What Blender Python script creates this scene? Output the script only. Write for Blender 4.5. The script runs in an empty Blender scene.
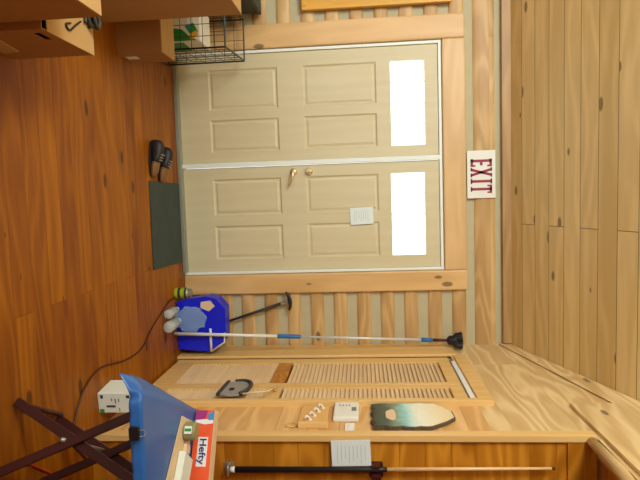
import bpy, bmesh, math, random
from mathutils import Vector, Matrix, noise

random.seed(7)
sc = bpy.context.scene
COL = sc.collection

# ------------------------------------------------------------------ camera
cam_d = bpy.data.cameras.new('camera'); cam = bpy.data.objects.new('camera', cam_d); COL.objects.link(cam)
sc.camera = cam
cam_d.sensor_width = 36; cam_d.sensor_fit = 'HORIZONTAL'
cam_d.lens = 36 * 539.6 / 640
cam_d.clip_start = 0.02
R_ = Vector((0.99614, -0.08361, -0.02689)); U_ = Vector((0.03337, 0.07704, 0.99647)); F_ = Vector((0.08125, 0.99352, -0.07954))
# the photograph was taken with the phone turned on its side: world up points to the right of the frame
m = Matrix((U_, -R_, -F_)).transposed().to_4x4()
m.translation = Vector((1.1656, -4.3309, 1.4751))
cam.matrix_world = m

# ------------------------------------------------------------------ view + world + lights
vs = sc.view_settings
vs.view_transform = 'Standard'; vs.look = 'None'; vs.gamma = 1.0; vs.use_curve_mapping = False
vs.exposure = 0.33
w = bpy.data.worlds.new('daylight'); sc.world = w; w.use_nodes = True
bg = w.node_tree.nodes['Background']
bg.inputs[0].default_value = (0.86, 0.97, 1.0, 1); bg.inputs[1].default_value = 2.3

def area(name, loc, target, size, power, col):
    l = bpy.data.lights.new(name, 'AREA'); l.shape = 'RECTANGLE'; l.size, l.size_y = size; l.energy = power; l.color = col
    o = bpy.data.objects.new(name, l); COL.objects.link(o); o.location = loc
    o.rotation_euler = (Vector(target) - Vector(loc)).to_track_quat('-Z', 'Y').to_euler()
    return o
area('room_light', (-1.2, -4.2, 3.3), (2.4, -1.0, 2.0), (1.2, 0.8), 88, (0.95, 1.0, 0.95))
area('ceiling_light', (1.0, -3.4, 3.35), (1.1, -1.2, 0.0), (0.6, 0.6), 9, (1.0, 0.86, 0.62))

# ------------------------------------------------------------------ materials
def nt(name):
    m = bpy.data.materials.new(name); m.use_nodes = True
    t = m.node_tree; b = t.nodes['Principled BSDF']
    return m, t, b
def srgb(r, g, b):
    f = lambda c: (c/255/12.92) if c/255 <= .04045 else ((c/255+.055)/1.055)**2.4
    return (f(r), f(g), f(b), 1)
def plain(name, rgb, rough=.6, metal=0, var=.08, scale=12, trans=0, bump=0):
    m, t, b = nt(name); L = t.links
    c = srgb(*rgb)
    n = t.nodes.new('ShaderNodeTexNoise'); n.inputs['Scale'].default_value = scale; n.inputs['Detail'].default_value = 3
    tc = t.nodes.new('ShaderNodeTexCoord'); L.new(tc.outputs['Object'], n.inputs['Vector'])
    mx = t.nodes.new('ShaderNodeMix'); mx.data_type = 'RGBA'
    mx.inputs[6].default_value = tuple(x*(1-var) for x in c[:3]) + (1,); mx.inputs[7].default_value = tuple(min(1, x*(1+var)) for x in c[:3]) + (1,)
    L.new(n.outputs[0], mx.inputs[0]); L.new(mx.outputs[2], b.inputs['Base Color'])
    b.inputs['Roughness'].default_value = rough; b.inputs['Metallic'].default_value = metal
    b.inputs['Transmission Weight'].default_value = trans
    if bump:
        bp = t.nodes.new('ShaderNodeBump'); bp.inputs['Strength'].default_value = bump; bp.inputs['Distance'].default_value = .01
        L.new(n.outputs[0], bp.inputs['Height']); L.new(bp.outputs[0], b.inputs['Normal'])
    return m
def wood(name, c1, c2, axes=(0, 1, 2), plank=None, knots=.5, rough=.45, seam=.5, swirl=1.0, coat=0, vary=.5, offs=(0, 0), fine=14, kscale=1.0, ringk=.26):
    """axes = (grain, across, normal); plank=(width, length)"""
    m, t, b = nt(name); L = t.links; N = t.nodes.new
    def math_(op, a, bb=None, clamp=False):
        n = N('ShaderNodeMath'); n.operation = op; n.use_clamp = clamp
        for i, v in enumerate((a, bb)):
            if v is None: continue
            if isinstance(v, (int, float)): n.inputs[i].default_value = v
            else: L.new(v, n.inputs[i])
        return n.outputs[0]
    tc = N('ShaderNodeTexCoord'); sp = N('ShaderNodeSeparateXYZ'); L.new(tc.outputs['Object'], sp.inputs[0])
    g, a, nn = (sp.outputs[i] for i in axes)
    a0 = math_('ADD', a, offs[1]); g0 = math_('ADD', g, offs[0])
    gsh, ash = g0, a0
    mortar = None; bc = None
    if plank:
        cb = N('ShaderNodeCombineXYZ'); L.new(g0, cb.inputs[0]); L.new(a0, cb.inputs[1])
        br = N('ShaderNodeTexBrick'); L.new(cb.outputs[0], br.inputs['Vector'])
        br.inputs['Color1'].default_value = (0, 0, 0, 1); br.inputs['Color2'].default_value = (1, 1, 1, 1); br.inputs['Mortar'].default_value = (.5, .5, .5, 1)
        br.inputs['Scale'].default_value = 1; br.inputs['Mortar Size'].default_value = .0022; br.inputs['Mortar Smooth'].default_value = .2
        br.inputs['Brick Width'].default_value = plank[1]; br.inputs['Row Height'].default_value = plank[0]
        br.offset = .37; br.offset_frequency = 2
        mortar = br.outputs['Fac']; bc = N('ShaderNodeSeparateColor'); L.new(br.outputs['Color'], bc.inputs[0]); bc = bc.outputs[0]
        gsh = math_('ADD', g0, math_('MULTIPLY', bc, 7.3)); ash = math_('ADD', a0, math_('MULTIPLY', bc, 3.1))
    def vec(sg, sa, sn):
        c = N('ShaderNodeCombineXYZ'); L.new(math_('MULTIPLY', gsh, sg), c.inputs[0]); L.new(math_('MULTIPLY', ash, sa), c.inputs[1]); L.new(math_('MULTIPLY', nn, sn), c.inputs[2])
        return c.outputs[0]
    n1 = N('ShaderNodeTexNoise'); n1.inputs['Scale'].default_value = 1; n1.inputs['Detail'].default_value = 4
    L.new(vec(2.5, fine*2, fine*2), n1.inputs['Vector'])
    nl = N('ShaderNodeTexNoise'); nl.inputs['Scale'].default_value = 1; nl.inputs['Detail'].default_value = 1.5; nl.inputs['Distortion'].default_value = .3
    L.new(vec(.9, 5, 5), nl.inputs['Vector'])
    ph = math_('ADD', math_('MULTIPLY', ash, fine*4.5), math_('MULTIPLY', nl.outputs[0], 38*swirl))
    ring = math_('ADD', math_('MULTIPLY', math_('SINE', ph), .5), .5)
    ring = math_('POWER', ring, 1.6)
    n3 = N('ShaderNodeTexNoise'); n3.inputs['Scale'].default_value = 1; n3.inputs['Detail'].default_value = 2
    L.new(vec(.9, 3, 3), n3.inputs['Vector'])
    s = math_('ADD', math_('MULTIPLY', n1.outputs[0], .42), math_('MULTIPLY', ring, ringk*min(1.2, .4+swirl*.6)))
    s = math_('ADD', s, math_('MULTIPLY', n3.outputs[0], .45))
    if bc is not None: s = math_('ADD', s, math_('MULTIPLY', math_('SUBTRACT', bc, .5), vary))
    mr = N('ShaderNodeMapRange'); mr.inputs['From Min'].default_value = .3; mr.inputs['From Max'].default_value = .95
    L.new(s, mr.inputs['Value'])
    mx = N('ShaderNodeMix'); mx.data_type = 'RGBA'; mx.inputs[6].default_value = srgb(*c1); mx.inputs[7].default_value = srgb(*c2)
    L.new(mr.outputs[0], mx.inputs[0]); colr = mx.outputs[2]
    if knots:
        vo = N('ShaderNodeTexVoronoi'); vo.inputs['Scale'].default_value = 1; vo.voronoi_dimensions = '2D'
        L.new(vec(2.0*kscale, 4.4*kscale, .01), vo.inputs['Vector'])
        sz = N('ShaderNodeSeparateColor'); L.new(vo.outputs['Color'], sz.inputs[0])
        rad = math_('MINIMUM', math_('MULTIPLY', math_('SUBTRACT', sz.outputs[0], 1-knots), .32), .10)
        dn = math_('ADD', vo.outputs['Distance'], math_('MULTIPLY', math_('SUBTRACT', n1.outputs[0], .5), .04))
        k = math_('MULTIPLY', math_('SUBTRACT', rad, dn), 30, True)
        mk = N('ShaderNodeMix'); mk.data_type = 'RGBA'; L.new(math_('MULTIPLY', k, .8), mk.inputs[0]); L.new(colr, mk.inputs[6])
        mk.inputs[7].default_value = tuple(x*.22 for x in srgb(*c1)[:3]) + (1,)
        colr = mk.outputs[2]
    if mortar is not None:
        mm = N('ShaderNodeMix'); mm.data_type = 'RGBA'; L.new(math_('MULTIPLY', mortar, seam), mm.inputs[0]); L.new(colr, mm.inputs[6])
        mm.inputs[7].default_value = tuple(x*.15 for x in srgb(*c1)[:3]) + (1,)
        colr = mm.outputs[2]
        bp = N('ShaderNodeBump'); bp.inputs['Strength'].default_value = .6; bp.inputs['Distance'].default_value = .003
        L.new(math_('SUBTRACT', 1, mortar), bp.inputs['Height']); L.new(bp.outputs[0], b.inputs['Normal'])
    L.new(colr, b.inputs['Base Color']); b.inputs['Roughness'].default_value = rough
    if coat: b.inputs['Coat Weight'].default_value = coat; b.inputs['Coat Roughness'].default_value = .25
    return m

M = {}
M['floor'] = wood('orange_pine_floor', (120, 60, 0), (180, 110, 2), (0, 1, 2), (.135, 2.6), .55, .48, .35, .8, 0, .2, (0, .03), 10, 1, .2)
M['floor'].node_tree.nodes['Principled BSDF'].inputs['Specular IOR Level'].default_value = .3
M['ceiling'] = wood('pine_ceiling_boards', (208, 180, 116), (238, 214, 154), (0, 1, 2), (.147, 2.9), .5, .55, 1.0, .6, 0, .35, (.4, .015), 10, 1, .3)
M['log'] = wood('pine_log', (180, 142, 88), (214, 180, 122), (0, 2, 1), (.1905, 4.5), .4, .5, 0, 1.1, 0, .35, (0, 0), 8, 1, .34)
M['chink'] = plain('grey_green_chinking', (186, 178, 144), .8, var=.08)
M['casing_v'] = wood('pine_casing_upright', (204, 164, 104), (228, 190, 132), (2, 0, 1), None, .5, .45, 0, .6, 0, 0, (.3, .2), 7, 1, .35)
M['casing_h'] = wood('pine_casing_level', (202, 166, 110), (226, 190, 136), (0, 2, 1), None, .55, .45, 0, .6, 0, 0, (.7, .1), 7, 1, .35)
M['side'] = wood('knotty_side_boards', (200, 150, 88), (234, 196, 132), (1, 2, 0), (.17, 3.1), .25, .42, .3, .9, 0, .25, (.5, .04), 7, 1, .35)
M['upper'] = wood('pale_rough_boards', (196, 162, 108), (236, 212, 158), (1, 2, 0), (.33, 9), .4, .5, .1, 1.3, 0, .1, (.5, .09), 9, 1, .3)
M['sidecase'] = wood('clear_pine_trim', (216, 176, 108), (236, 200, 134), (2, 1, 0), None, 0, .38, 0, .3, 0, 0)
M['louver'] = wood('louver_pine', (214, 184, 140), (232, 204, 160), (1, 2, 0), (.03, .7), 0, .5, 0, .3, 0, .3)
M['front'] = wood('honey_boards', (164, 100, 16), (214, 146, 44), (0, 2, 1), (.13, 3.3), .1, .35, .25, 1.0, .1, .2, (0, .06), 7, 1, .4)
M['door'] = wood('pale_door_wood', (204, 194, 156), (215, 207, 172), (2, 0, 1), None, 0, .5, 0, .3, 0, 0)
M['white'] = plain('white_paint', (232, 240, 232), .5, var=.02)
M['track'] = plain('white_metal_track', (232, 242, 246), .3, metal=.1, var=.03)
M['brass'] = plain('polished_brass', (240, 226, 186), .25, metal=.7)
M['seal'] = plain('grey_threshold', (150, 156, 140), .45, metal=.3)
M['blue_bin'] = plain('bright_blue_plastic', (14, 32, 214), .38, var=.05)
M['bluecloth'] = plain('blue_plastic_cloth', (44, 98, 168), .28, var=.12, scale=5)
M['whiteplastic'] = plain('white_plastic', (228, 230, 220), .4, var=.02)
M['lightpole'] = plain('pale_metal_pole', (214, 222, 222), .35, metal=.2, var=.03)
M['black'] = plain('black_rubber', (22, 24, 28), .45, var=.1)
M['bluegrip'] = plain('blue_grip', (30, 110, 176), .45)
M['darkwood'] = plain('dark_red_brown_wood', (60, 22, 18), .35, var=.2)
M['carton'] = plain('brown_cardboard', (158, 112, 58), .8, var=.06, scale=6)
M['cartonlight'] = plain('pale_cardboard', (188, 152, 98), .8, var=.06, scale=6)
M['carton2'] = plain('tan_cardboard', (168, 128, 74), .8, var=.05, scale=5)
M['teal'] = plain('dark_teal_plastic', (30, 50, 52), .5)
M['wire'] = plain('black_wire', (26, 34, 36), .4, metal=.3)
M['yellow'] = wood('yellow_varnished_wood', (206, 150, 34), (232, 180, 56), (2, 0, 1), None, 0, .4, 0, .5)
M['rubbermat'] = plain('dark_grey_mat', (44, 60, 58), .6, var=.45, scale=7, bump=.5)
M['shoe'] = plain('black_shoe_leather', (30, 24, 26), .55, var=.3, scale=30)
M['sole'] = plain('tan_shoe_toe', (120, 84, 44), .6, var=.15)
M['paper'] = plain('white_paper', (222, 228, 216), .8, var=.02)
M['bluepaper'] = plain('pale_blue_notice', (222, 236, 234), .7, var=.02)
M['bluepaper_line'] = plain('grey_ink', (190, 202, 202), .8)
M['maroon'] = plain('maroon_lettering', (150, 44, 74), .6)
M['pink'] = plain('purple_print', (160, 40, 120), .5)
M['orange'] = plain('orange_print', (236, 90, 40), .45, var=.1, scale=30)
M['hwhite'] = plain('white_print', (236, 236, 230), .5, var=.02)
M['navy'] = plain('navy_lettering', (26, 44, 120), .5)
M['cyanp'] = plain('light_blue_print', (60, 140, 200), .5)
M['green'] = plain('green_print', (44, 140, 70), .5)
M['yellowgreen'] = plain('yellow_green_label', (160, 176, 40), .45, var=.25, scale=60)
M['steel'] = plain('dull_steel', (176, 178, 170), .35, metal=.7)
M['jar'] = plain('grey_green_jar', (140, 140, 96), .3, var=.1)
M['cream'] = plain('cream_card', (222, 196, 154), .7, var=.05)
M['grey'] = plain('grey_plastic', (150, 146, 140), .5, var=.1, scale=40)
M['darkgrey'] = plain('dark_grey_plastic', (60, 62, 56), .5)
M['lcd'] = plain('grey_display', (104, 122, 112), .3)
M['key_wood'] = wood('light_rack_wood', (216, 168, 98), (232, 186, 118), (1, 2, 0), None, 0, .45, 0, .5)
M['cue_light'] = plain('maple_shaft', (232, 196, 140), .3, var=.04)
M['redbrown'] = plain('dark_red_bracket', (62, 16, 16), .4)
M['cable'] = plain('brown_cable', (70, 26, 14), .5)
M['orangecable'] = plain('orange_cable', (176, 50, 16), .5)
M['dark'] = plain('dark_gap', (38, 36, 26), .9)
M['scrap'] = plain('cream_scrap', (222, 196, 160), .8)
M['aqua'] = plain('aqua_print', (30, 140, 140), .6)
# thin clear glass for the door lights and a clear plastic for bottles
def clear(name, rgb, alpha, rough=.1):
    m, t, b = nt(name)
    b.inputs['Base Color'].default_value = srgb(*rgb); b.inputs['Roughness'].default_value = rough
    tr = t.nodes.new('ShaderNodeBsdfTransparent'); mx = t.nodes.new('ShaderNodeMixShader'); mx.inputs[0].default_value = alpha
    out = t.nodes['Material Output']; t.links.new(tr.outputs[0], mx.inputs[1]); t.links.new(b.outputs[0], mx.inputs[2]); t.links.new(mx.outputs[0], out.inputs[0])
    return m
M['glass'] = clear('window_glass', (235, 245, 245), .08, .05)
M['clearplastic'] = clear('clear_bottle_plastic', (215, 225, 220), .5, .15)
M['bluebag'] = clear('pale_blue_film', (170, 210, 240), .30, .2)
# painted picture on the wood plaque
def plaque_mat():
    m, t, b = nt('plaque_painting'); L = t.links; N = t.nodes.new
    tc = N('ShaderNodeTexCoord'); sp = N('ShaderNodeSeparateXYZ'); L.new(tc.outputs['Object'], sp.inputs[0])
    n = N('ShaderNodeTexNoise'); n.inputs['Scale'].default_value = 14; L.new(tc.outputs['Object'], n.inputs['Vector'])
    ad = N('ShaderNodeMath'); ad.operation = 'MULTIPLY_ADD'; L.new(n.outputs[0], ad.inputs[0]); ad.inputs[1].default_value = .08; L.new(sp.outputs[2], ad.inputs[2])
    mr = N('ShaderNodeMapRange'); mr.inputs['From Min'].default_value = .04; mr.inputs['From Max'].default_value = .48; L.new(ad.outputs[0], mr.inputs['Value'])
    cr = N('ShaderNodeValToRGB'); L.new(mr.outputs[0], cr.inputs[0]); e = cr.color_ramp.elements
    e[0].position = 0; e[0].color = srgb(34, 48, 30); e[1].position = 1; e[1].color = srgb(230, 212, 168)
    for pos, c in ((.2, (60, 80, 62)), (.32, (124, 142, 112)), (.4, (130, 190, 186)), (.48, (184, 222, 214)), (.6, (234, 236, 214)), (.85, (236, 222, 180))):
        x = e.new(pos); x.color = srgb(*c)
    L.new(cr.outputs[0], b.inputs['Base Color']); b.inputs['Roughness'].default_value = .35
    return m
M['plaque'] = plaque_mat()
M['edge'] = wood('brown_edge_board', (158, 122, 74), (192, 156, 102), (0, 2, 1), None, .4, .5, 0, .7)
M['bark'] = plain('brown_bark', (92, 74, 54), .7, var=.3, scale=30)

# ------------------------------------------------------------------ mesh helpers
ORG = {}
class MB:
    def __init__(s): s.bm = bmesh.new()
    def box(s, x0, x1, y0, y1, z0, z1, bev=0):
        vs_ = [s.bm.verts.new((x, y, z)) for x in sorted((x0, x1)) for y in sorted((y0, y1)) for z in sorted((z0, z1))]
        fs = [s.bm.faces.new([vs_[i] for i in f]) for f in ((0, 1, 3, 2), (4, 6, 7, 5), (0, 4, 5, 1), (2, 3, 7, 6), (0, 2, 6, 4), (1, 5, 7, 3))]
        if bev:
            es = list({e for f in fs for e in f.edges})
            bmesh.ops.bevel(s.bm, geom=es, offset=bev, segments=2, affect='EDGES', profile=.6)
        return s
    def obox(s, c, ax, ay, az, hx, hy, hz, bev=0):   # oriented box
        c, ax, ay, az = map(Vector, (c, ax, ay, az)); vs_ = []
        for i in (-1, 1):
            for j in (-1, 1):
                for k in (-1, 1): vs_.append(s.bm.verts.new(c + ax*hx*i + ay*hy*j + az*hz*k))
        fs = [s.bm.faces.new([vs_[i] for i in f]) for f in ((0, 1, 3, 2), (4, 6, 7, 5), (0, 4, 5, 1), (2, 3, 7, 6), (0, 2, 6, 4), (1, 5, 7, 3))]
        if bev:
            es = list({e for f in fs for e in f.edges}); bmesh.ops.bevel(s.bm, geom=es, offset=bev, segments=2, affect='EDGES')
        return s
    def bar(s, a, b, w_, h_, up=(0, 0, 1), bev=0):
        a, b = Vector(a), Vector(b); d = (b-a); L_ = d.length; d.normalize()
        x = d.cross(Vector(up)).normalized(); y = x.cross(d)
        return s.obox((a+b)/2, d, x, y, L_/2, w_/2, h_/2, bev)
    def prism(s, pts, off):                            # polygon pts (3d) extruded by off
        off = Vector(off); a = [s.bm.verts.new(p) for p in pts]; b = [s.bm.verts.new(Vector(p)+off) for p in pts]
        s.bm.faces.new(a); s.bm.faces.new(b[::-1]); n = len(a)
        for i in range(n): s.bm.faces.new((a[i], b[i], b[(i+1) % n], a[(i+1) % n]))
        return s
    def poly(s, pts): s.bm.faces.new([s.bm.verts.new(p) for p in pts]); return s
    def tube(s, pts, r, n=8, caps=True):
        pts = [Vector(p) for p in pts]; rr = r if isinstance(r, (list, tuple)) else [r]*len(pts); rings = []
        prev = None
        for i, p in enumerate(pts):
            d = (pts[min(i+1, len(pts)-1)] - pts[max(i-1, 0)]).normalized()
            if prev is None:
                x = d.cross(Vector((0, 0, 1)));
                if x.length < .05: x = d.cross(Vector((0, 1, 0)))
            else: x = prev - d*prev.dot(d)
            x.normalize(); prev = x; y = d.cross(x)
            rings.append([s.bm.verts.new(p + (x*math.cos(2*math.pi*k/n) + y*math.sin(2*math.pi*k/n))*rr[i]) for k in range(n)])
        for a, b in zip(rings, rings[1:]):
            for k in range(n): s.bm.faces.new((a[k], a[(k+1) % n], b[(k+1) % n], b[k]))
        if caps: s.bm.faces.new(rings[0][::-1]); s.bm.faces.new(rings[-1])
        return s
    def build(s, name, mat, parent=None, origin=None, smooth=False, kind=None, bevel=0, solid=0):
        bm = s.bm; bmesh.ops.recalc_face_normals(bm, faces=bm.faces[:])
        o0 = Vector(ORG[parent.name]) if parent else Vector(origin or (0, 0, 0))
        bmesh.ops.translate(bm, vec=-o0, verts=bm.verts[:])
        me = bpy.data.meshes.new(name); bm.to_mesh(me); bm.free()
        o = bpy.data.objects.new(name, me); COL.objects.link(o); me.materials.append(M[mat])
        ORG[o.name] = tuple(o0)
        if parent: o.parent = parent
        else: o.location = o0
        if smooth:
            for p in me.polygons: p.use_smooth = True
        if kind: o['kind'] = kind
        if solid:
            md = o.modifiers.new('thickness', 'SOLIDIFY'); md.thickness = solid; md.offset = 0
        if bevel:
            md = o.modifiers.new('bevel', 'BEVEL'); md.width = bevel; md.segments = 2; md.limit_method = 'ANGLE'
        return o
def catmull(P, n=8):
    P = [Vector(p) for p in P]; out = []
    for i in range(len(P)-1):
        a, b, c, d = P[max(i-1, 0)], P[i], P[i+1], P[min(i+2, len(P)-1)]
        for k in range(n):
            t = k/n; out.append(.5*((2*b) + (c-a)*t + (2*a-5*b+4*c-d)*t*t + (3*b-a-3*c+d)*t**3))
    out.append(P[-1]); return out
def tag(o, label, cat, group=None):
    o['label'] = label; o['category'] = cat
    if group: o['group'] = group
    return o
def thing(name, label, cat, loc, group=None):
    o = bpy.data.objects.new(name, None); COL.objects.link(o); o.location = loc; o.empty_display_size = .05
    ORG[o.name] = tuple(loc); return tag(o, label, cat, group)
def struct(mb, name, mat, **k): return mb.build(name, mat, kind='structure', **k)

PX = 2.40      # plane of the right-hand wall with the louvred doors
CEIL = lambda y: 2.62 - .33*y
YC = -1.64     # corner where that wall turns away
YB = -5.2

# ------------------------------------------------------------------ room shell
struct(MB().box(-2.6, 4.5, YB, .16, -.1, 0), 'floor', 'floor')
c = MB(); c.prism([(-2.6, .2, CEIL(.2)), (4.5, .2, CEIL(.2)), (4.5, YB, CEIL(YB)), (-2.6, YB, CEIL(YB))], (0, 0, .08)); struct(c, 'ceiling', 'ceiling')
c = MB(); c.prism([(-2.6, .2, 0), (-2.6, YB, 0), (-2.6, YB, CEIL(YB)), (-2.6, .2, CEIL(.2))], (-.1, 0, 0)); struct(c, 'wall_left', 'side')

# back wall: stacked logs with pale chinking between them, and the hole for the double door
DX0, DX1, DH = 0.0, 1.78, 2.11
PITCH = .1905
wall = MB(); chk = MB()
def log_row(x0, x1, z0, z1):
    n = 8; prof = []
    h = (z1-z0); zc = (z0+z1)/2
    for i in range(n+1):
        a = math.pi*i/n; prof.append((.035 - .036*math.sin(a)**.5 if 0 < i < n else .05, zc - h/2*math.cos(a)))
    pts = [(x0, y, z) for y, z in prof] + [(x0, .12, z1), (x0, .12, z0)]
    wall.prism(pts, (x1-x0, 0, 0))
z = 2.335
rows = [(2.35, 2.525)]
zz = 2.29
k = 0
while zz > .02:
    z1 = zz; z0 = max(.0, zz-.118); rows.append((z0, z1)); zz -= PITCH
for z0, z1 in rows:
    if z0 > 2.3: log_row(-2.6, PX, z0, z1)
    else: log_row(-2.6, DX0-.03, z0, z1); log_row(DX1+.03, PX, z0, z1)
wb = struct(wall, 'wall_back', 'log')
for a, b, z0, z1 in ((-2.6, DX0-.03, 0, CEIL(0)+.02), (DX1+.03, PX, 0, CEIL(0)+.02), (DX0-.03, DX1+.03, DH+.03, CEIL(0)+.02)):
    chk.box(a, b, .02, .11, z0, z1)
chk.build('chinking', 'chink', wb)

struct(MB().box(-2.6, PX-.02, -.03, .03, 2.565, 2.63), 'trim_7', 'edge')
# wide casing around the door (rounded plank edges)
struct(MB().box(DX0-.19, DX0-.005, -.03, .06, 0, 2.29, .012), 'trim_1', 'casing_v')
struct(MB().box(DX1+.005, DX1+.165, -.03, .06, 0, 2.29, .012), 'trim_2', 'casing_v')
struct(MB().box(DX0-.005, DX1+.005, -.032, .06, DH+.005, 2.29, .012), 'trim_3', 'casing_h')
# white frame of the double door
fr = MB()
fr.box(DX0, DX0+.022, -.012, .09, 0, DH); fr.box(DX1-.022, DX1, -.012, .09, 0, DH); fr.box(DX0+.022, DX1-.022, -.012, .09, DH-.022, DH)
struct(fr, 'trim_4', 'white', bevel=.002)
struct(MB().box(DX0+.022, DX1-.022, -.05, .09, 0, .03, .004), 'trim_5', 'seal')

# door leaves
def panel_frame(mb, x0, x1, z0, z1, y):
    """raised, fielded panel inside a sunk moulding"""
    a = [(x0, y, z0), (x1, y, z0), (x1, y, z1), (x0, y, z1)]
    def ring(i, yy): return [(x0+i, yy, z0+i), (x1-i, yy, z0+i), (x1-i, yy, z1-i), (x0+i, yy, z1-i)]
    rs = [ring(0, y), ring(.012, y+.011), ring(.022, y+.011), ring(.036, y+.005)]
    V = [[mb.bm.verts.new(p) for p in r] for r in rs]
    for p, q in zip(V, V[1:]):
        for i in range(4): mb.bm.faces.new((p[i], p[(i+1) % 4], q[(i+1) % 4], q[i]))
    mb.bm.faces.new(V[-1])
def door_leaf(n, x0, x1, xs, rows_, win):
    y = .005
    leaf = MB(); xa, xb, xc, xd = xs
    z_cuts = [.03] + [v for r in rows_ for v in r] + list(win[2:]) + [DH-.024]
    # stiles and rails as one front skin, cut around panels and window
    def rect(a, b, c_, d): leaf.box(a, b, y, y+.04, c_, d)
    rect(x0, xa, .03, DH-.024); rect(xd, x1, .03, DH-.024)
    zs = z_cuts
    for i in range(0, len(zs), 2): rect(xa, xd, zs[i], zs[i+1])
    for r in rows_: rect(xb, xc, *r)
    d = struct(leaf, 'door_%d' % n, 'door')
    for (r0, r1) in rows_:
        for (p, q) in ((xa, xb), (xc, xd)):
            pm = MB(); panel_frame(pm, p, q, r0, r1, y); pm.build('door_panel', 'door', d)
    g = MB().box(xa, xd, y+.018, y+.024, win[2], win[3]); g.build('window_pane', 'glass', d)
    mu = MB(); ww = xd-xa
    for f in (.25, .5, .75): mu.box(xa+ww*f-.0035, xa+ww*f+.0035, y+.01, y+.032, win[2], win[3])
    mu.build('muntins', 'white', d)
    return d
RW = [(.27, .83), (1.03, 1.61)]
d1 = door_leaf(1, DX0+.024, .872, (.135, .455, .53, .79), RW, (0, 0, 1.72, 1.985))
d2 = door_leaf(2, .912, DX1-.024, (1.005, 1.30, 1.385, 1.66), RW, (0, 0, 1.71, 1.975))
# white meeting strip
struct(MB().box(.876, .908, -.022, .045, .03, DH-.022, .003), 'trim_6', 'white')
# handle and deadbolt on door_2
h = MB(); h.tube([(.965, .006, .935), (.965, -.008, .935)], [.03, .028], 16); h.tube([(.965, -.008, .935), (.965, -.05, .935), (.985, -.055, .935), (1.03, -.05, .925), (1.075, -.05, .905)], [.011, .011, .011, .010, .008], 10)
h.build('door_handle', 'brass', d2, smooth=True)
h = MB(); h.tube([(.965, .006, 1.06), (.965, -.012, 1.06), (.965, -.02, 1.06)], [.03, .03, .022], 18); h.box(.955, .975, -.04, -.018, 1.042, 1.078, .004)
h.build('deadbolt', 'brass', d2, smooth=False)

# right-hand wall, with a doorway hole for the louvred closet doors
W = MB(); LY0, LY1, LZ = -.30, -1.215, 2.11
def yz(pts, x0, x1): W.prism([(x0, y, z) for y, z in pts], (x1-x0, 0, 0))
yz([(.12, 0), (LY0, 0), (LY0, LZ), (.12, LZ)], PX, PX+.1)
yz([(LY1, 0), (YC, 0), (YC, LZ), (LY1, LZ)], PX, PX+.1)
struct(W, 'wall_right', 'side')
W = MB(); yz([(.12, LZ), (YC, LZ), (YC, CEIL(YC)+.02), (.12, CEIL(.12)+.02)], PX, PX+.1)
yz([(YC, 2.6), (YB, 2.6), (YB, CEIL(YB)+.02), (YC, CEIL(YC)+.02)], PX, PX+.1)
struct(W, 'wall_upper', 'upper')
struct(MB().box(.3, 4.6, YB-.1, YB, 0, CEIL(YB)), 'light_block_rear', 'front')  # unseen slab added behind the camera to block daylight and darken the near floor
# face turning away from the closet
struct(MB().box(PX+.1, 4.5, YC, YC+.1, 0, 2.6).box(PX, 4.5, YC-.012, YC-.0005, 0, 2.6), 'wall_front', 'front')
struct(MB().box(PX+.0, 4.5, YC-.024, YC-.0125, 2.46, 2.6), 'trim_8', 'front')
struct(MB().box(PX-.014, PX+.022, YC-.03, YC+.028, 0, 2.6, .004), 'trim_9', 'sidecase')
struct(MB().box(4.5, 4.6, YB, YC+.1, 0, CEIL(YB)), 'wall_far_right', 'front')
struct(MB().box(PX+.1, 4.5, YB, YC+.1, 2.62, 2.7), 'ceiling_hall', 'front')
# upper cladding sheet: proud of the wall, with a dark gap and a rounded edge pole below it
W = MB(); W.prism([(PX-.022, y, z) for y, z in ((-1.27, 2.615), (YB, 2.655), (YB, 2.53-.262*YB), (-1.27, 2.53+.262*1.27))], (.02, 0, 0)); struct(W, 'trim_10', 'upper')
W = MB(); pts = [(PX+.012, YC-.04 - i*.3, 2.568 - .004*i + .008*math.sin(i*2.1)) for i in range(11)]
W.tube(pts, [.024 + .005*math.sin(i*1.7) for i in range(11)], 10); struct(W, 'trim_11', 'upper', smooth=True)
# sloping trim under the ceiling
W = MB(); W.prism([(PX-.012, y, z) for y, z in ((-.0, 2.535), (YB, 2.535-.262*YB), (YB, CEIL(YB)-.004), (0, CEIL(0)-.004))], (.008, 0, 0)); struct(W, 'trim_12', 'upper', bevel=.003)
# closet door casing, header and track
struct(MB().box(PX-.02, PX+.02, -.001, LY0-.0, 0, 2.15, .006), 'trim_13', 'sidecase')
struct(MB().box(PX-.035, PX+.02, LY1, LY1-.045, 0, 2.2, .005), 'trim_14', 'sidecase')
struct(MB().box(PX-.015, PX+.02, LY0-.005, LY1+.005, 2.125, 2.215, .004), 'trim_15', 'sidecase')
struct(MB().box(PX-.006, PX+.03, LY0-.12, LY1+.01, 2.088, 2.118, .004), 'trim_16', 'track')
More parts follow.
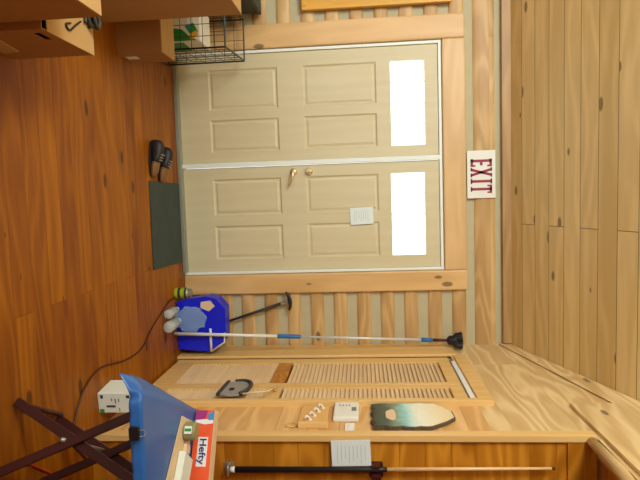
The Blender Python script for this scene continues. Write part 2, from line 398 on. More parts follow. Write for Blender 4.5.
# louvred bifold leaves
def louvre_leaf(n, y0, y1, sw0, sw1):
    x0, x1 = PX+.004, PX+.034
    f = MB(); f.box(x0, x1, y0, y0-sw0, .02, 2.08, .003); f.box(x0, x1, y1+sw1, y1, .02, 2.08, .003)
    a, b = y0-sw0, y1+sw1
    f.box(x0, x1, a, b, .02, .17); f.box(x0, x1, a, b, 2.0, 2.08)
    d = struct(f, 'door_%d' % n, 'sidecase')
    MB().box(x0+.001, x1, a, b, .825, .925).build('mid_rail', 'front' if n == 3 else 'sidecase', d)
    s = MB()
    zz = .17
    th = math.radians(62)
    while zz < 1.985:
        if not (.815 < zz < .915):
            s.obox(((x0+x1)/2+.002, (a+b)/2, zz+.014), (math.cos(th), 0, math.sin(th)), (0, 1, 0), (-math.sin(th), 0, math.cos(th)), .017, (a-b)/2, .003)
        zz += .0285
    s.build('louver_slats', 'louver', d)
    return d
d3 = louvre_leaf(3, LY0-.005, -.885, .105, .045)
d4 = louvre_leaf(4, -.890, LY1+.003, .04, .03)
MB().tube([(PX-.0, -1.0, .885), (PX-.022, -1.0, .885), (PX-.03, -1.0, .885)], [.012, .014, .004], 12).build('door_knob', 'sidecase', d4, smooth=True)
# dark closet interior behind the slats
struct(MB().box(PX+.5, PX+.52, .12, YC+.1, 0, 2.6).box(PX+.1, PX+.52, .10, .12, 0, 2.6).box(PX+.1, PX+.52, .12, YC+.1, 2.58, 2.6), 'wall_closet', 'sidecase')

# ------------------------------------------------------------------ EXIT sign
s = thing('exit_sign', 'white exit sign with maroon capital letters on the log above the double door', 'sign', (1.04, -.008, 2.30))
MB().box(.855, 1.225, -.016, -.006, 2.298, 2.515, .003).build('sign_plate', 'whiteplastic', s)
t = MB(); y0, y1 = -.019, -.0155; zb, zt, k = 2.325, 2.488, .019
def bx(x0, x1, z0, z1): t.box(x0, x1, y0, y1, z0, z1)
bx(.925, .945, zb, zt); bx(.92, .98, zb, zb+k); bx(.92, .98, zt-k, zt); bx(.945, .97, 2.397, 2.397+k); bx(.966, .98, zb+k, zb+.036); bx(.966, .98, zt-.036, zt-k)
for a, b in (((1.0, zb), (1.045, zt)), ((1.045, zb), (1.0, zt))):
    t.prism([(a[0]-.009, y1, a[1]), (a[0]+.011, y1, a[1]), (b[0]+.011, y1, b[1]), (b[0]-.009, y1, b[1])], (0, y0-y1, 0))
for z0 in (zb, zt-.011): bx(.988, 1.014, z0, z0+.011); bx(1.032, 1.06, z0, z0+.011)
bx(1.083, 1.103, zb, zt); bx(1.073, 1.113, zb, zb+.011); bx(1.073, 1.113, zt-.011, zt)
bx(1.144, 1.164, zb, zt); bx(1.122, 1.186, zt-k, zt); bx(1.122, 1.134, zt-.036, zt-k); bx(1.174, 1.186, zt-.036, zt-k); bx(1.136, 1.172, zb, zb+.011)
t.build('lettering', 'maroon', s)

# notice on the right-hand door leaf
n_ = thing('door_notice', 'small pale blue notice taped to the right-hand door leaf', 'paper', (1.335, -.0, 1.38))
p_ = MB(); p_.obox((1.335, -.002, 1.47), (1, 0, .03), (0, 1, 0), (-.03, 0, 1), .068, .0015, .092); p_.build('sheet', 'bluepaper', n_)
p_ = MB()
for i in range(7): p_.box(1.29, 1.38-.01*(i % 3), -.0045, -.0035, 1.41+i*.018, 1.413+i*.018)
p_.build('printed_lines', 'bluepaper_line', n_)

# yellow framed board hanging at the upper left
yb = thing('yellow_board', 'yellow varnished wooden board hanging on the logs left of the doors', 'board', (-.55, -.03, 1.05))
MB().box(-.86, -.29, -.045, -.012, 1.06, 2.18, .006).build('panel', 'yellow', yb)
f = MB(); f.box(-.30, -.268, -.055, -.01, 1.05, 2.19, .005); f.box(-.88, -.848, -.055, -.01, 1.05, 2.19, .005); f.box(-.848, -.30, -.055, -.01, 2.158, 2.19, .005); f.box(-.848, -.30, -.055, -.01, 1.05, 1.082, .005)
f.build('rim', 'yellow', yb)

# ------------------------------------------------------------------ things on the right-hand wall
X0 = PX
# key rack
kr = thing('key_rack', 'light wooden key rack with four white hooks beside the thermostat', 'key rack', (X0-.01, -1.39, 1.09))
k_ = MB(); k_.box(X0-.012, X0-.0005, -1.27, -1.535, 1.095, 1.255, .003); k_.build('backboard', 'key_wood', kr)
k_ = MB(); k_.box(X0-.032, X0-.0005, -1.537, -1.557, 1.10, 1.262, .004); k_.build('edge_strip', 'sidecase', kr)
for i in range(4):
    y, z = -1.31-i*.055, 1.205-i*.02
    q = MB(); q.tube(catmull([(X0-.012, y, z+.014), (X0-.03, y, z+.006), (X0-.036, y-.006, z-.006), (X0-.024, y-.01, z-.012)], 4), .0055, 8); q.tube([(X0-.010, y, z+.014), (X0-.015, y, z+.014)], .011, 8)
    q.build('hook', 'whiteplastic', kr, smooth=True)
q = MB(); q.tube([(X0-.01, -1.53+.03*math.cos(a), 1.06+.03*math.sin(a)) for a in [i*2*math.pi/16 for i in range(17)]], .003, 6)
tag(q.build('wooden_ring', 'sidecase', origin=(X0-.01, -1.53, 1.03), smooth=True), 'thin brown ring hanging just below the key rack', 'ring')
# thermostat
th = thing('thermostat', 'white thermostat with small grey display on the closet side wall', 'thermostat', (X0, -1.37, 1.28))
MB().box(X0-.03, X0-.0005, -1.262, -1.48, 1.285, 1.425, .008).build('housing', 'whiteplastic', th)
MB().box(X0-.032, X0-.0295, -1.345, -1.395, 1.385, 1.412, .001).build('display', 'lcd', th)
q = MB()
for i in range(4): q.box(X0-.033, X0-.0295, -1.32-.003, -1.32+.007, 1.315+i*.018, 1.321+i*.018)
q.build('buttons', 'darkgrey', th)
q = thing('light_switch', 'small white light switch between thermostat and wall corner', 'switch', (X0, -1.54, 1.35))
MB().box(X0-.008, X0-.0005, -1.505, -1.60, 1.352, 1.402, .002).build('switch_plate', 'whiteplastic', q)
MB().box(X0-.016, X0-.007, -1.53, -1.555, 1.375, 1.392, .002).build('toggle', 'whiteplastic', q)
# live-edge plaque
pl = thing('wood_plaque', 'bark-edged wooden plaque painted with a landscape, hanging above the thermostat', 'plaque', (X0, -1.42, 1.49))
out = [(-1.275, 1.86), (-1.33, 1.905), (-1.385, 1.94), (-1.47, 1.945), (-1.52, 1.90), (-1.585, 1.81)]
for i in range(9): out.append((-1.59+.006*math.sin(i*2), 1.78-i*.032))
for i in range(9): out.append((-1.585+i*.038, 1.50+.012*math.sin(i*2.3)))
for i in range(8): out.append((-1.272+.004*math.sin(i*2.5), 1.53+i*.04))
MB().prism([(X0-.004, y, z) for y, z in out], (-.018, 0, 0)).build('slab', 'bark', pl)
cy, cz = -1.43, 1.72
MB().prism([(X0-.0221, cy+(y-cy)*.95, cz+(z-cz)*.965) for y, z in out], (-.004, 0, 0)).build('painting', 'plaque', pl)
q = MB(); q.prism([(X0-.0263, -1.44+.07*math.cos(a)*(1+.15*math.sin(3*a)), 1.60+.034*math.sin(a)*(1+.2*math.cos(2*a))) for a in [i*math.pi/9 for i in range(18)]], (-.001, 0, 0)); q.build('painted_patch', 'scrap', pl)

# hanging dustpan on the louvred door
dp = thing('dustpan', 'grey dustpan with dark rim hanging against the louvred closet door', 'dustpan', (X0-.02, -1.02, .50))
q = MB(); q.prism([(X0-.034, y, z) for y, z in ((-1.17, .572), (-.955, .585), (-.94, .68), (-1.0, .725), (-1.10, .725), (-1.18, .69), (-1.19, .63))], (-.012, 0, 0)); q.build('pan', 'grey', dp, bevel=.003)
q = MB(); q.bar((X0-.045, -1.18, .562), (X0-.045, -.945, .576), .02, .016, (1, 0, 0)); q.build('front_edge', 'darkgrey', dp)
q = MB(); q.tube(catmull([(X0-.044, -.94, .62), (X0-.048, -.945, .69), (X0-.05, -1.0, .735), (X0-.05, -1.10, .737), (X0-.048, -1.175, .70)], 5), .013, 8); q.build('rim', 'darkgrey', dp, smooth=True)
MB().box(X0-.0485, X0-.0455, -1.07, -1.11, .615, .645).build('logo_mark', 'black', dp)
q = MB(); q.tube([(X0-.045, -1.17, .715), (X0-.045, -1.12, .87)], .006, 8); q.build('handle', 'cream', dp, smooth=True)
q = MB(); q.tube([(X0-.045, -1.12, .87), (X0-.04, -1.06, .89), (X0-.024, -1.0, .90)], .003, 6); q.build('hanging_cord', 'cream', dp, smooth=True)

# note on the honey-coloured face
nt_ = thing('wall_note', 'white paper note pinned on the honey boards beside the cue tip end', 'paper', (2.475, YC-.02, 1.28))
MB().obox((2.477, YC-.036, 1.385), (1, 0, .02), (0, 1, 0), (-.02, 0, 1), .068, .001, .1).build('sheet', 'bluepaper', nt_)
q = MB()
for i in range(8): q.box(2.435, 2.53-.012*(i % 3), YC-.0385, YC-.0372, 1.315+i*.02, 1.3175+i*.02)
q.build('printed_lines', 'bluepaper_line', nt_)
nt_['label'] = 'white paper note pinned on the honey boards above the middle of the pool cue'

# pool cue and its brackets
cu = thing('pool_cue', 'pool cue with black butt and pale maple shaft hung upright on the honey boards', 'pool cue', (2.563, YC-.045, .76))
yc = YC-.045
MB().tube([(2.563, yc, .78), (2.559, yc, 1.53), (2.558, yc, 1.565)], [.0155, .0135, .012], 14).build('butt', 'black', cu, smooth=True)
MB().tube([(2.563, yc, .757), (2.563, yc, .782)], [.0135, .0158], 14).build('bumper', 'whiteplastic', cu, smooth=True)
MB().tube([(2.558, yc, 1.565), (2.547, yc, 2.375)], [.0105, .0065], 12).build('shaft', 'cue_light', cu, smooth=True)
MB().tube([(2.547, yc, 2.375), (2.547, yc, 2.39)], .0068, 10).build('tip', 'black', cu, smooth=True)
b_ = thing('cue_bracket', 'dark red wooden cue holder clasping the cue at mid-length', 'bracket', (2.56, YC-.012, 1.50))
q = MB(); q.box(2.53, 2.61, YC-.03, YC-.0105, 1.475, 1.545, .006); q.box(2.53, 2.542, YC-.07, YC-.028, 1.49, 1.53, .004); q.box(2.578, 2.61, YC-.07, YC-.028, 1.485, 1.535, .006)
q.build('clasp', 'redbrown', b_)
b_ = thing('cue_hook', 'small steel loop bracket under the butt end of the pool cue', 'hook', (2.565, YC-.012, .74))
q = MB(); q.tube(catmull([(2.555, YC-.010, .74), (2.54, YC-.03, .745), (2.54, YC-.065, .748), (2.565, YC-.07, .748), (2.59, YC-.065, .748), (2.59, YC-.03, .745), (2.575, YC-.010, .74)], 5), .004, 8); q.box(2.54, 2.59, YC-.0165, YC-.0105, .715, .765, .002); q.box(2.545, 2.585, YC-.068, YC-.012, .742, .752)
q.build('loop', 'steel', b_)

# ------------------------------------------------------------------ floor things by the back wall
mt = MB(); mt.prism([(1.02, -.665, .001), (1.645, -.675, .001), (1.66, -.075, .001), (1.03, -.06, .001)], (0, 0, .009))
tag(mt.build('door_mat', 'rubbermat', origin=(1.34, -.37, 0), bevel=.003), 'dark grey rubber mat on the floor in front of the right-hand door leaf', 'mat')

def shoe(loc, ang, label):
    t = thing('shoe', label, 'shoe', loc, 'black shoes by the door mat')
    ca, sa = math.cos(ang), math.sin(ang)
    T = lambda x, y, z: (loc[0]+x*ca-y*sa, loc[1]+x*sa+y*ca, z)
    def loft(secs, name, mat):
        mb = MB(); rings = []
        for x, wd, z0, z1, off in secs:
            rings.append([mb.bm.verts.new(T(x, off+wd*math.cos(a)*(1 if math.sin(a) > 0 else 1.0), z0 + (z1-z0)*(.5+.5*math.sin(a)))) for a in [k*2*math.pi/14 for k in range(14)]])
        for a, b in zip(rings, rings[1:]):
            for k in range(14): mb.bm.faces.new((a[k], a[(k+1) % 14], b[(k+1) % 14], b[k]))
        mb.bm.faces.new(rings[0]); mb.bm.faces.new(rings[-1]); mb.build(name, mat, t, smooth=True)
    loft([(-.13, .022, .01, .06, 0), (-.12, .034, .008, .085, 0), (-.09, .038, .008, .10, 0), (-.04, .036, .008, .095, 0), (.0, .038, .008, .08, .003), (.03, .042, .008, .066, .005)], 'upper', 'shoe')
    loft([(.025, .0425, .007, .066, .005), (.06, .045, .006, .056, .006), (.095, .042, .006, .048, .006), (.12, .03, .007, .038, .003), (.132, .012, .010, .026, 0)], 'toe_cap', 'sole')
    mb = MB(); ins = [(.0+.125*math.cos(a)*(1.02), .042*math.sin(a)*(1+.12*math.cos(a))) for a in [k*2*math.pi/20 for k in range(20)]]
    mb.prism([T(x, y, .001) for x, y in ins], (0, 0, .016)); mb.build('sole', 'black', t)
    mb = MB()
    for i in range(3): mb.tube([T(-.02+i*.018, -.026, .083-i*.005), T(-.02+i*.018, 0, .098-i*.009), T(-.02+i*.018, .03, .083-i*.005)], .0035, 6)
    mb.build('laces', 'grey', t)
shoe((.865, -.60, 0), -.12, 'black shoe with tan toe, the one farther from the door frame, left of the mat')
shoe((.90, -.44, 0), -.2, 'black shoe with tan toe, the one nearer the door frame, touching the mat corner')

# small jar standing against the casing
j = thing('drink_can', 'small green and yellow can with silver lid standing by the right door casing', 'can', (1.885, -.20, 0))
cx, cy = 1.885, -.26
j.location = (cx, cy, 0); ORG[j.name] = (cx, cy, 0)
MB().tube([(cx, cy, 0.001), (cx, cy, .006), (cx, cy, .1)], [.038, .042, .042], 20).build('can_body', 'yellowgreen', j, smooth=False)
MB().tube([(cx, cy, .1), (cx, cy, .108), (cx, cy, .128)], [.042, .036, .036], 20).build('can_lid', 'steel', j)
q = MB(); q.tube([(cx, cy, .03), (cx, cy, .05)], .0426, 20); q.tube([(cx, cy, .082), (cx, cy, .097)], .0426, 20); q.build('dark_bands', 'teal', j)

# blue bin lying with its base to the room
bn = thing('recycling_bin', 'bright blue plastic bin tipped on its side against the back wall', 'bin', (2.14, -.2, 0))
pf = [(1.95, .012), (1.933, .085), (1.912, .249), (1.931, .324), (2.012, .394), (2.265, .39), (2.352, .273), (2.33, .008)]
cb = (2.14, .19)
mb = MB(); A = [mb.bm.verts.new((x, -.275, z)) for x, z in pf]
B = [mb.bm.verts.new((cb[0]+(x-cb[0])*.95, -.085, max(.003, cb[1]+(z-cb[1])*.93))) for x, z in pf]
C_ = [mb.bm.verts.new((cb[0]+(x-cb[0])*.92, -.085, max(.012, cb[1]+(z-cb[1])*.90))) for x, z in pf]
D_ = [mb.bm.verts.new((cb[0]+(x-cb[0])*.92, -.262, max(.02, cb[1]+(z-cb[1])*.92))) for x, z in pf]
mb.bm.faces.new(A); mb.bm.faces.new(D_)
for p, q in ((A, B), (B, C_), (C_, D_)):
    for i in range(8): mb.bm.faces.new((p[i], p[(i+1) % 8], q[(i+1) % 8], q[i]))
mb.build('tub', 'blue_bin', bn, bevel=.006)
q = MB(); q.tube([(2.165, -.284, .272), (2.345, -.284, .272)], .010, 8); q.tube([(2.345, -.282, .272), (2.275, -.282, .378), (2.20, -.282, .384)], .007, 8)
q.build('handle', 'whiteplastic', bn, smooth=True)
MB().prism([(1.955, -.2775, .205), (2.0, -.2775, .20), (2.03, -.2775, .265), (1.99, -.2775, .315), (1.945, -.2775, .28)], (0, -.002, 0)).build('sticker', 'scrap', bn)

for i, (x, y, r, L_, lab) in enumerate(((1.995, -.545, .034, .2, 'narrower clear plastic bottle lying before the blue bin, nearer the green can'), (2.085, -.57, .042, .22, 'thicker clear plastic bottle lying before the blue bin, next to the pole foot'))):
    b = thing('water_bottle', lab, 'bottle', (x, y, 0), 'empty bottles before the blue bin')
    MB().tube([(x, y, r+.002), (x, y+.012, r+.002), (x, y+.06, r+.002), (x, y+.07, r+.002), (x, y+L_*.7, r+.002), (x, y+L_*.9, r+.002), (x, y+L_, r+.002)], [r*.8, r, r, r*.93, r, r*.5, r*.38], 18).build('body', 'clearplastic', b, smooth=True)
    MB().tube([(x, y+L_, r+.002), (x, y+L_+.018, r+.002)], r*.42, 14).build('cap', 'whiteplastic', b)
mb = MB(); bmesh.ops.create_icosphere(mb.bm, subdivisions=4, radius=1)
for v in mb.bm.verts:
    n0 = noise.noise(v.co*2.3)*.28 + noise.noise(v.co*5)*.12
    c0 = v.co*(1+n0); v.co = Vector((2.085+c0.x*.095, -.312+c0.y*.02, max(.003, .125+c0.z*.12)))
tag(mb.build('plastic_bag', 'bluebag', origin=(2.085, -.31, 0)), 'crumpled clear bluish bag leaning on the front of the blue bin', 'bag')

# T-handled tool behind the bin
tl = thing('squeegee', 'black T-headed tool with thin handle leaning up from behind the blue bin', 'squeegee', (2.28, -.04, 0))
P0, P1 = Vector((2.275, -.042, .012)), Vector((2.012, -.042, .838))
MB().tube([P0, P0.lerp(P1, .42)], .005, 10).build('rod', 'steel', tl, smooth=True)
MB().tube([P0.lerp(P1, .42), P0.lerp(P1, .45), P0.lerp(P1, .985)], [.006, .0105, .0125], 10).build('handle', 'black', tl, smooth=True)
q = MB(); q.tube(catmull([(1.93, -.05, .842), (1.965, -.05, .862), (2.01, -.05, .872), (2.05, -.05, .872), (2.08, -.05, .862)][::-1], 4), [.009]*3+[.013]*4+[.016]*4+[.014]*3+[.010]*3, 10); q.build('head', 'black', tl, smooth=True)
q = MB(); q.tube([P0.lerp(P1, .95), P0.lerp(P1, .995)], [.014, .02], 10); q.build('collar', 'steel', tl)

# extension pole with round brush
po = thing('cleaning_pole', 'tall pale extension pole with black round brush leaning in the corner', 'pole', (2.186, -.32, 0))
A0, A1 = Vector((2.185, -.345, .004)), Vector((2.33, -.12, 2.23))
pt = lambda f: A0.lerp(A1, f)
MB().tube([pt(.0), pt(.36)], .0125, 12).build('lower_tube', 'whiteplastic', po, smooth=True)
MB().tube([pt(.355), pt(.36), pt(.43), pt(.435)], [.014, .017, .017, .013], 12).build('clamp_grip', 'bluegrip', po, smooth=True)
MB().tube([pt(.43), pt(.86)], .0095, 12).build('upper_tube', 'lightpole', po, smooth=True)
MB().tube([pt(.855), pt(.895)], .016, 12).build('blue_sleeve', 'bluegrip', po, smooth=True)
MB().tube([pt(.895), pt(.93), pt(.95)], [.013, .012, .009], 12).build('neck', 'redbrown', po, smooth=True)
br = MB().tube([pt(.945), pt(.952), pt(.965), pt(.975)], [.018, .036, .038, .06], 18).build('brush_head', 'black', po, smooth=True)
q = MB()
for i in range(22):
    a = i*2*math.pi/22
    for rr in (.030, .052):
        d = Vector((math.cos(a)*rr, math.sin(a)*rr, 0)); q.tube([pt(.972)+d, pt(.972)+d*1.18+Vector((0, 0, .055))], [.005, .006], 5)
q.build('bristles', 'black', po)

# ------------------------------------------------------------------ boxes at the left
def carton(name, x0, x1, y0, y1, z0, z1, mat, top, label):
    t = thing(name, label, 'box', ((x0+x1)/2, (y0+y1)/2, z0))
    MB().box(x0, x1, y0, y1, z0+.001, z1, .003).build('body', mat, t)
    # lid flaps and tape
    ym = (y0+y1)/2
    MB().box(x0+.002, x1-.002, y0+.002, ym-.002, z1-.0005, z1+.004).build('flap', top, t)
    MB().box(x0+.002, x1-.002, ym+.002, y1-.002, z1-.0005, z1+.004).build('flap', top, t)
    return t
carton('cardboard_box', -.45, .12, -1.68, -1.2, 0, .815, 'carton2', 'cartonlight', 'tallest tan cardboard box, standing between the wire basket and the two nearer cartons')
bB = carton('cardboard_box', -.25, .518, -3.05, -2.455, 0, .585, 'carton', 'cartonlight', 'brown cardboard box nearest the camera, in front of the carton with the hand hole')
bD = carton('cardboard_box', -.10, .262, -1.05, -.82, 0, .285, 'carton', 'cartonlight', 'small brown cardboard box with white label on the floor before the wire basket')
MB().box(.2615, .2635, -.99, -.93, .03, .10).build('label_sticker', 'paper', bD)
# faint printed mark on the tall box
# open narrow carton
oc = thing('open_carton', 'cardboard carton with a hand hole and cables lying on its pale flap', 'box', (.47, -2.5, 0))
x0, x1, y0, y1, zt = .12, .537, -2.43, -2.06, .35
q = MB(); q.box(x0, x0+.005, y0, y1, .001, zt); q.box(x0+.005, x1-.005, y1-.005, y1, .001, zt); q.box(x0+.005, x1-.005, y0, y0+.005, .001, zt); q.box(x0+.005, x1-.005, y0+.005, y1-.005, .001, .006)
hy0, hy1, hz0, hz1 = -2.385, -2.30, .285, .315
q.box(x1-.005, x1, y0, hy0, .001, zt); q.box(x1-.005, x1, hy1, y1, .001, zt); q.box(x1-.005, x1, hy0, hy1, .001, hz0); q.box(x1-.005, x1, hy0, hy1, hz1, zt)
q.build('body', 'carton', oc)
MB().box(x0+.002, x1, -2.40, -2.05, zt, zt+.004).build('flap', 'cartonlight', oc)
MB().prism([(x1+.001, -2.40, .075), (x1+.001, -2.17, .03), (x1+.001, -2.18, .10), (x1+.001, -2.40, .14)], (.003, 0, 0)).build('folded_flap', 'cartonlight', oc)
MB().box(x0+.008, x1-.008, y0+.008, y1-.008, .01, .25).build('dark_contents', 'teal', oc)
cbl = MB(); cbl.tube(catmull([(.43, -2.16, .359), (.455, -2.20, .359), (.49, -2.25, .359), (.475, -2.275, .359), (.46, -2.24, .359)], 6), .004, 6)
tag(cbl.build('cable', 'black', origin=(.46, -2.18, .342), smooth=True), 'thin black cable loop on the pale flap of the open carton', 'cable')
g = MB(); 
for i in range(4):
    a = i*1.3; g.tube(catmull([(.40+.035*math.cos(a+k*1.1), -2.10+.028*math.sin(a*1.7+k), .363+.011*i) for k in range(6)], 4), .007, 7)
tag(g.build('cable_bundle', 'darkgrey', origin=(.40, -2.10, .355), smooth=True), 'small grey and black cable bundle at the far end of the open carton', 'cable')

# dark storage box behind
MBd = thing('storage_tub', 'dark teal plastic tub standing behind the tall box against the logs', 'tub', (-.45, -.24, 0))
MB().box(-.66, -.262, -.40, -.06, .001, .70, .01).build('body', 'teal', MBd)
MB().box(-.67, -.252, -.41, -.05, .70, .735, .008).build('lid', 'teal', MBd)

# wire basket
wbk = thing('wire_basket', 'tall black wire grid basket on the floor left of the double door', 'basket', (-.05, -.45, 0))
c0 = [Vector(p) for p in ((-.20, -.13, 0), (.115, -.15, 0), (.165, -.74, 0), (-.15, -.72, 0))]; H = .605
rim = MB()
for i in range(4):
    a, b = c0[i], c0[(i+1) % 4]
    rim.tube([a+Vector((0, 0, H)), b+Vector((0, 0, H))], .006, 8); rim.tube([a+Vector((0, 0, .01)), b+Vector((0, 0, .01))], .005, 8)
    rim.tube([a+Vector((0, 0, .006)), a+Vector((0, 0, H))], .006, 8)
rim.build('frame', 'wire', wbk)
gr = MB()
for i in range(4):
    a, b = c0[i], c0[(i+1) % 4]; n = max(4, int((b-a).length/.075))
    for k in range(1, n):
        p = a.lerp(b, k/n); gr.tube([p+Vector((0, 0, .01)), p+Vector((0, 0, H))], .0022, 5, False)
    for k in range(1, 8): gr.tube([a+Vector((0, 0, H*k/8)), b+Vector((0, 0, H*k/8))], .0022, 5, False)
for k in range(1, 6):
    gr.tube([c0[0].lerp(c0[3], k/6)+Vector((0, 0, .01)), c0[1].lerp(c0[2], k/6)+Vector((0, 0, .01))], .0022, 5, False)
gr.build('wire_grid', 'wire', wbk)
pk = thing('printed_package', 'white package with green, aqua and yellow print standing inside the wire basket', 'package', (-.0, -.55, .02))
MB().box(-.13, .10, -.68, -.42, .02, .42, .006).build('package_body', 'whiteplastic', pk)
q = MB(); yf = -.6815
q.prism([(-.0, yf, .05), (.095, yf, .05), (.095, yf, .40), (.06, yf, .34), (.02, yf, .30), (.0, yf, .18)], (0, -.0015, 0))
q.prism([(-.0, yf, .32), (.06, yf, .36), (.04, yf, .41), (-.02, yf, .38)], (0, -.0015, 0)); q.box(.1005, .102, -.66, -.46, .04, .3)
q.build('green_print', 'green', pk)
q = MB(); q.prism([(.02, yf-.002, .08), (.07, yf-.002, .10), (.06, yf-.002, .18), (.03, yf-.002, .2)], (0, -.001, 0)); q.build('aqua_print', 'aqua', pk)
q = MB(); q.prism([(-.01, yf-.002, .33), (.03, yf-.002, .34), (.03, yf-.002, .37), (-.01, yf-.002, .36)], (0, -.001, 0)); q.build('aqua_print', 'aqua', pk)
q = MB(); q.prism([(.055, yf-.002, .35), (.095, yf-.002, .36), (.06, yf-.002, .41), (.03, yf-.002, .40)], (0, -.001, 0)); q.build('yellow_print', 'yellow', pk)

# ------------------------------------------------------------------ white box + cords on the floor by the closet
wx = thing('white_carton', 'small white printed box on the floor against the closet wall', 'box', (2.25, -1.49, 0))
WA = Vector((2.20, -1.565, 0)); ux = Vector((.965, .1, 0)).normalized(); uy = Vector((-.1, .965, 0)).normalized()
def wp(a, b, z): return WA + ux*a + uy*b + Vector((0, 0, z))
mb = MB(); mb.prism([wp(0, 0, .002), wp(.115, 0, .002), wp(.115, .17, .002), wp(0, .17, .002)], (0, 0, .195)); mb.build('body', 'paper', wx, bevel=.004)
for (a, z, w_, h_) in ((.012, .165, .016, .02), (.07, .05, .012, .05), (.03, .08, .015, .004), (.03, .1, .03, .004), (.03, .12, .02, .004), (.085, .12, .02, .004), (.01, .02, .02, .015)):
    mb = MB(); mb.prism([wp(a, -.0005, z), wp(a+w_, -.0005, z), wp(a+w_, -.0005, z+h_), wp(a, -.0005, z+h_)], uy*-.001)
    mb.build('print_mark', 'darkgrey', wx)
mb = MB(); mb.prism([wp(.092, -.0005, .01), wp(.112, -.0005, .01), wp(.112, -.0005, .035), wp(.092, -.0005, .035)], uy*-.001); mb.build('green_mark', 'green', wx)

cord = [(1.90, -.20, .006), (1.915, -.36, .006), (1.929, -.45, .006), (2.011, -.695, .006), (2.05, -.80, .006), (2.125, -.955, .006), (2.128, -1.196, .006), (2.075, -1.506, .006), (2.13, -1.70, .006), (2.264, -1.814, .006), (2.338, -1.85, .006), (2.40, -1.80, .006), (2.52, -1.70, .006)]
tag(MB().tube(catmull(cord, 6), .0052, 7).build('power_cord', 'cable', origin=(2.0, -1.0, 0), smooth=True), 'thin brown cord winding over the floor past the white box', 'cord')
cord = [(2.27, -2.20, .006), (2.35, -2.10, .006), (2.44, -2.0, .006), (2.60, -1.88, .006), (2.85, -1.84, .006)]
tag(MB().tube(catmull(cord, 6), .0055, 7).build('extension_cord', 'orangecable', origin=(2.4, -2.0, 0), smooth=True), 'orange cord on the floor under the folding table', 'cord')

# ------------------------------------------------------------------ folding table with dark X legs
ed = Vector((-.5, -.866, 0)); ew = Vector((.866, -.5, 0)); OT = Vector((2.147, -1.95, 0))
def tp(w_, d, z): return OT + ew*w_ + ed*d + Vector((0, 0, z))
tt = thing('folding_table', 'folding tray table with crossed dark red-brown legs under a blue cloth', 'table', tuple(tp(.25, .3, 0)))
TH = .655
MB().prism([tp(.0, -.02, TH-.02), tp(.46, -.02, TH-.02), tp(.46, .36, TH-.02), tp(.05, .57, TH-.02)], (0, 0, .018)).build('tabletop', 'darkwood', tt)
for d in (.335, .0):
    wo = .0 if d > .1 else .025
    for a, b in (((wo, d, .012), (wo+.335, d, TH-.03)), ((wo+.282, d+.025, .012), (wo+.022, d+.025, TH-.03))):
        mb = MB(); mb.bar(tp(*a), tp(*b), .036, .02, ed, .003); mb.build('leg', 'darkwood', tt)
mb = MB(); mb.tube([tp(.012, .0, .03), tp(.012, .335, .03)], .011, 10); mb.build('stretcher', 'darkwood', tt, smooth=True)
mb = MB(); mb.tube([tp(.17, -.02, .269), tp(.155, .385, .269)], .009, 10); mb.build('pivot_rod', 'steel', tt, smooth=True)

# cloth: draped sheet with a short front drop and a lifted corner
mb = MB(); nx, ny = 30, 34; grid = []
for i in range(nx+1):
    row = []
    for jn in range(ny+1):
        a_ = -8 + i                                    # first 8 columns hang off the left edge
        t_ = jn/ny
        wl = .046*t_; wr = .47
        o_ = max(0, -a_)/8
        w_ = wl - .02 if a_ < 0 else wl - .02 + (wr-wl+.02)*a_/22
        dl = .60 - .55*max(0, w_-.05)                  # front edge
        f_ = max(0, (t_-.88)/.12)                      # front drop
        d = -.12 + (dl+.12)*min(1, t_/.88)
        z = TH+.004
        fl = max(.1, min(1, (d+.1)/.6))
        w_ -= o_*.072*fl; z -= o_**1.3*.05*fl
        if f_ > 0:
            if a_ < 0: d += f_*(.035+.03*o_); z -= f_*(.032-.012*o_)
            else: d += f_*(.010+.004*math.sin(i*2.1)); z -= f_*.04
        z += .0015*noise.noise(Vector((w_*7, d*7, 3)))
        row.append(mb.bm.verts.new(tp(w_, d, z)))
    grid.append(row)
for i in range(nx):
    for jn in range(ny): mb.bm.faces.new((grid[i][jn], grid[i+1][jn], grid[i+1][jn+1], grid[i][jn+1]))
cl = mb.build('tablecloth', 'bluecloth', origin=tuple(tp(.26, .3, TH)), smooth=True, solid=.002)
tag(cl, 'blue plastic tablecloth draped over the folding table', 'tablecloth')
cp = thing('binder_clip', 'black clip pinching the front hem of the blue tablecloth', 'clip', tuple(tp(.15, .577, TH-.03)))
mb = MB(); mb.obox(tp(.15, .577, TH-.012), Vector((1, 0, 0)), Vector((0, -1, 0)), (0, 0, 1), .024, .010, .019, .004); mb.build('jaw', 'black', cp)
mb = MB(); mb.tube(catmull([tp(.14, .577, TH+.008), tp(.137, .555, TH+.012), tp(.147, .54, TH+.012), tp(.157, .552, TH+.012), tp(.16, .573, TH+.008)], 5), .0018, 6); mb.build('wire_lever', 'steel', cp)

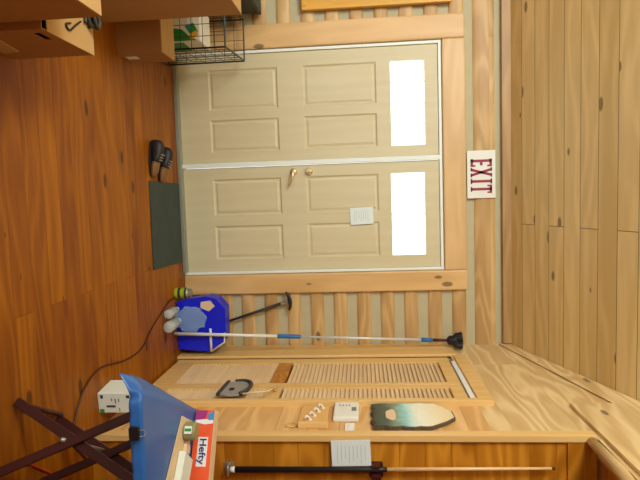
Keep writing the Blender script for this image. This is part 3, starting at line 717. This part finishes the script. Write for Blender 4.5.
# orange box with lettering at the back of the table
Z0 = TH+.009
hb = thing('trash_bag_box', 'orange, purple and white printed box at the back of the blue-covered table', 'box', tuple(tp(.16, -.08, Z0)))
mb = MB(); mb.obox(tp(.165, -.08, Z0+.046), ew, ed, (0, 0, 1), .18, .035, .045, .002); mb.build('carton', 'orange', hb)
def face(mbx, pts, off=.001):
    mbx.prism([tp(a, -.0445, Z0+z_) for a, z_ in pts], ed*off)
mb = MB(); face(mb, [(-.013, .004), (.03, .004), (.026, .05), (-.013, .06)]); mb.build('purple_print', 'pink', hb)
mb = MB(); face(mb, [(.03, .004), (.04, .004), (.05, .05), (.045, .089), (.03, .089), (.026, .05)]); mb.build('white_print', 'hwhite', hb); mb = MB(); face(mb, [(.105, .026), (.232, .026), (.232, .072), (.105, .072)]); mb.build('white_print', 'hwhite', hb)
mb = MB(); face(mb, [(.004, .062), (.03, .066), (.03, .0895), (-.013, .0895)], .002); mb.build('blue_corner_mark', 'cyanp', hb)
mb = MB(); mb.obox(tp(.165, -.08, Z0+.0925), ew, ed, (0, 0, 1), .18, .035, .0012); mb.build('pale_top', 'cream', hb)
def text(body, name, mat, parent, size, M_, ext=.0008, sx=1):
    cu_ = bpy.data.curves.new(name, 'FONT'); cu_.body = body; cu_.size = size; cu_.extrude = ext; cu_.offset = size*.018
    o = bpy.data.objects.new(name+'_c', cu_); COL.objects.link(o)
    bpy.context.view_layer.update()
    me = bpy.data.meshes.new_from_object(o.evaluated_get(bpy.context.evaluated_depsgraph_get()))
    bpy.data.objects.remove(o)
    me.transform(Matrix.Diagonal((sx, 1, 1, 1))); me.transform(M_)
    me.transform(Matrix.Translation(-Vector(ORG[parent.name])))
    me.materials.clear(); me.materials.append(M[mat])
    o = bpy.data.objects.new(name, me); COL.objects.link(o); o.parent = parent; ORG[o.name] = ORG[parent.name]
    return o
Mt = Matrix((ew, Vector((0, 0, 1)), -ed*-1)).transposed().to_4x4(); Mt.translation = tp(.110, -.0425, Z0+.036)
text('Hefty', 'lettering', 'navy', hb, .044, Mt, sx=1.15)

# jar, card, white box, cream sheet
mb = MB(); mb.prism([tp(a, d, Z0-.002) for a, d in ((.035, .145), (.30, .25), (.47, .30), (.47, .0), (.04, .0))], (0, 0, .003))
tag(mb.build('cream_sheet', 'cream', origin=tuple(tp(.25, .1, Z0))), 'cream card sheet lying on the blue tablecloth under the small items', 'card')
zj = Z0+.002
jr = thing('glass_jar', 'squat grey-green jar with green leaf label on the cream sheet', 'jar', tuple(tp(.092, .085, zj)))
mb = MB(); q = tp(.092, .085, 0); mb.tube([q+Vector((0, 0, zj)), q+Vector((0, 0, zj+.004)), q+Vector((0, 0, zj+.045)), q+Vector((0, 0, zj+.052))], [.036, .04, .04, .034], 20); mb.build('jar_body', 'jar', jr)
mb = MB(); mb.obox(q+ed*.0405+Vector((0, 0, zj+.026)), ew, ed, (0, 0, 1), .016, .001, .016); mb.build('white_label', 'hwhite', jr)
mb = MB(); mb.obox(q+ed*.042+Vector((0, 0, zj+.026)), ew, ed, (0, 0, 1), .006, .001, .014); mb.build('green_leaf', 'green', jr)
wn = MB(); wn.obox(tp(.275, .105, zj+.016), (ew*.97+ed*.24).normalized(), (ed*.97-ew*.24).normalized(), (0, 0, 1), .085, .06, .015, .003)
tag(wn.build('napkin_pack', 'paper', origin=tuple(tp(.275, .105, zj))), 'white paper pack lying on the cream sheet near the orange box', 'paper pack')
wn = MB(); wn.obox(tp(.165, .065, zj+.009), ew, ed, (0, 0, 1), .02, .03, .008, .003)
tag(wn.build('candy_packet', 'scrap', origin=tuple(tp(.165, .065, zj))), 'tiny pinkish packet between the jar and the white paper pack', 'packet')
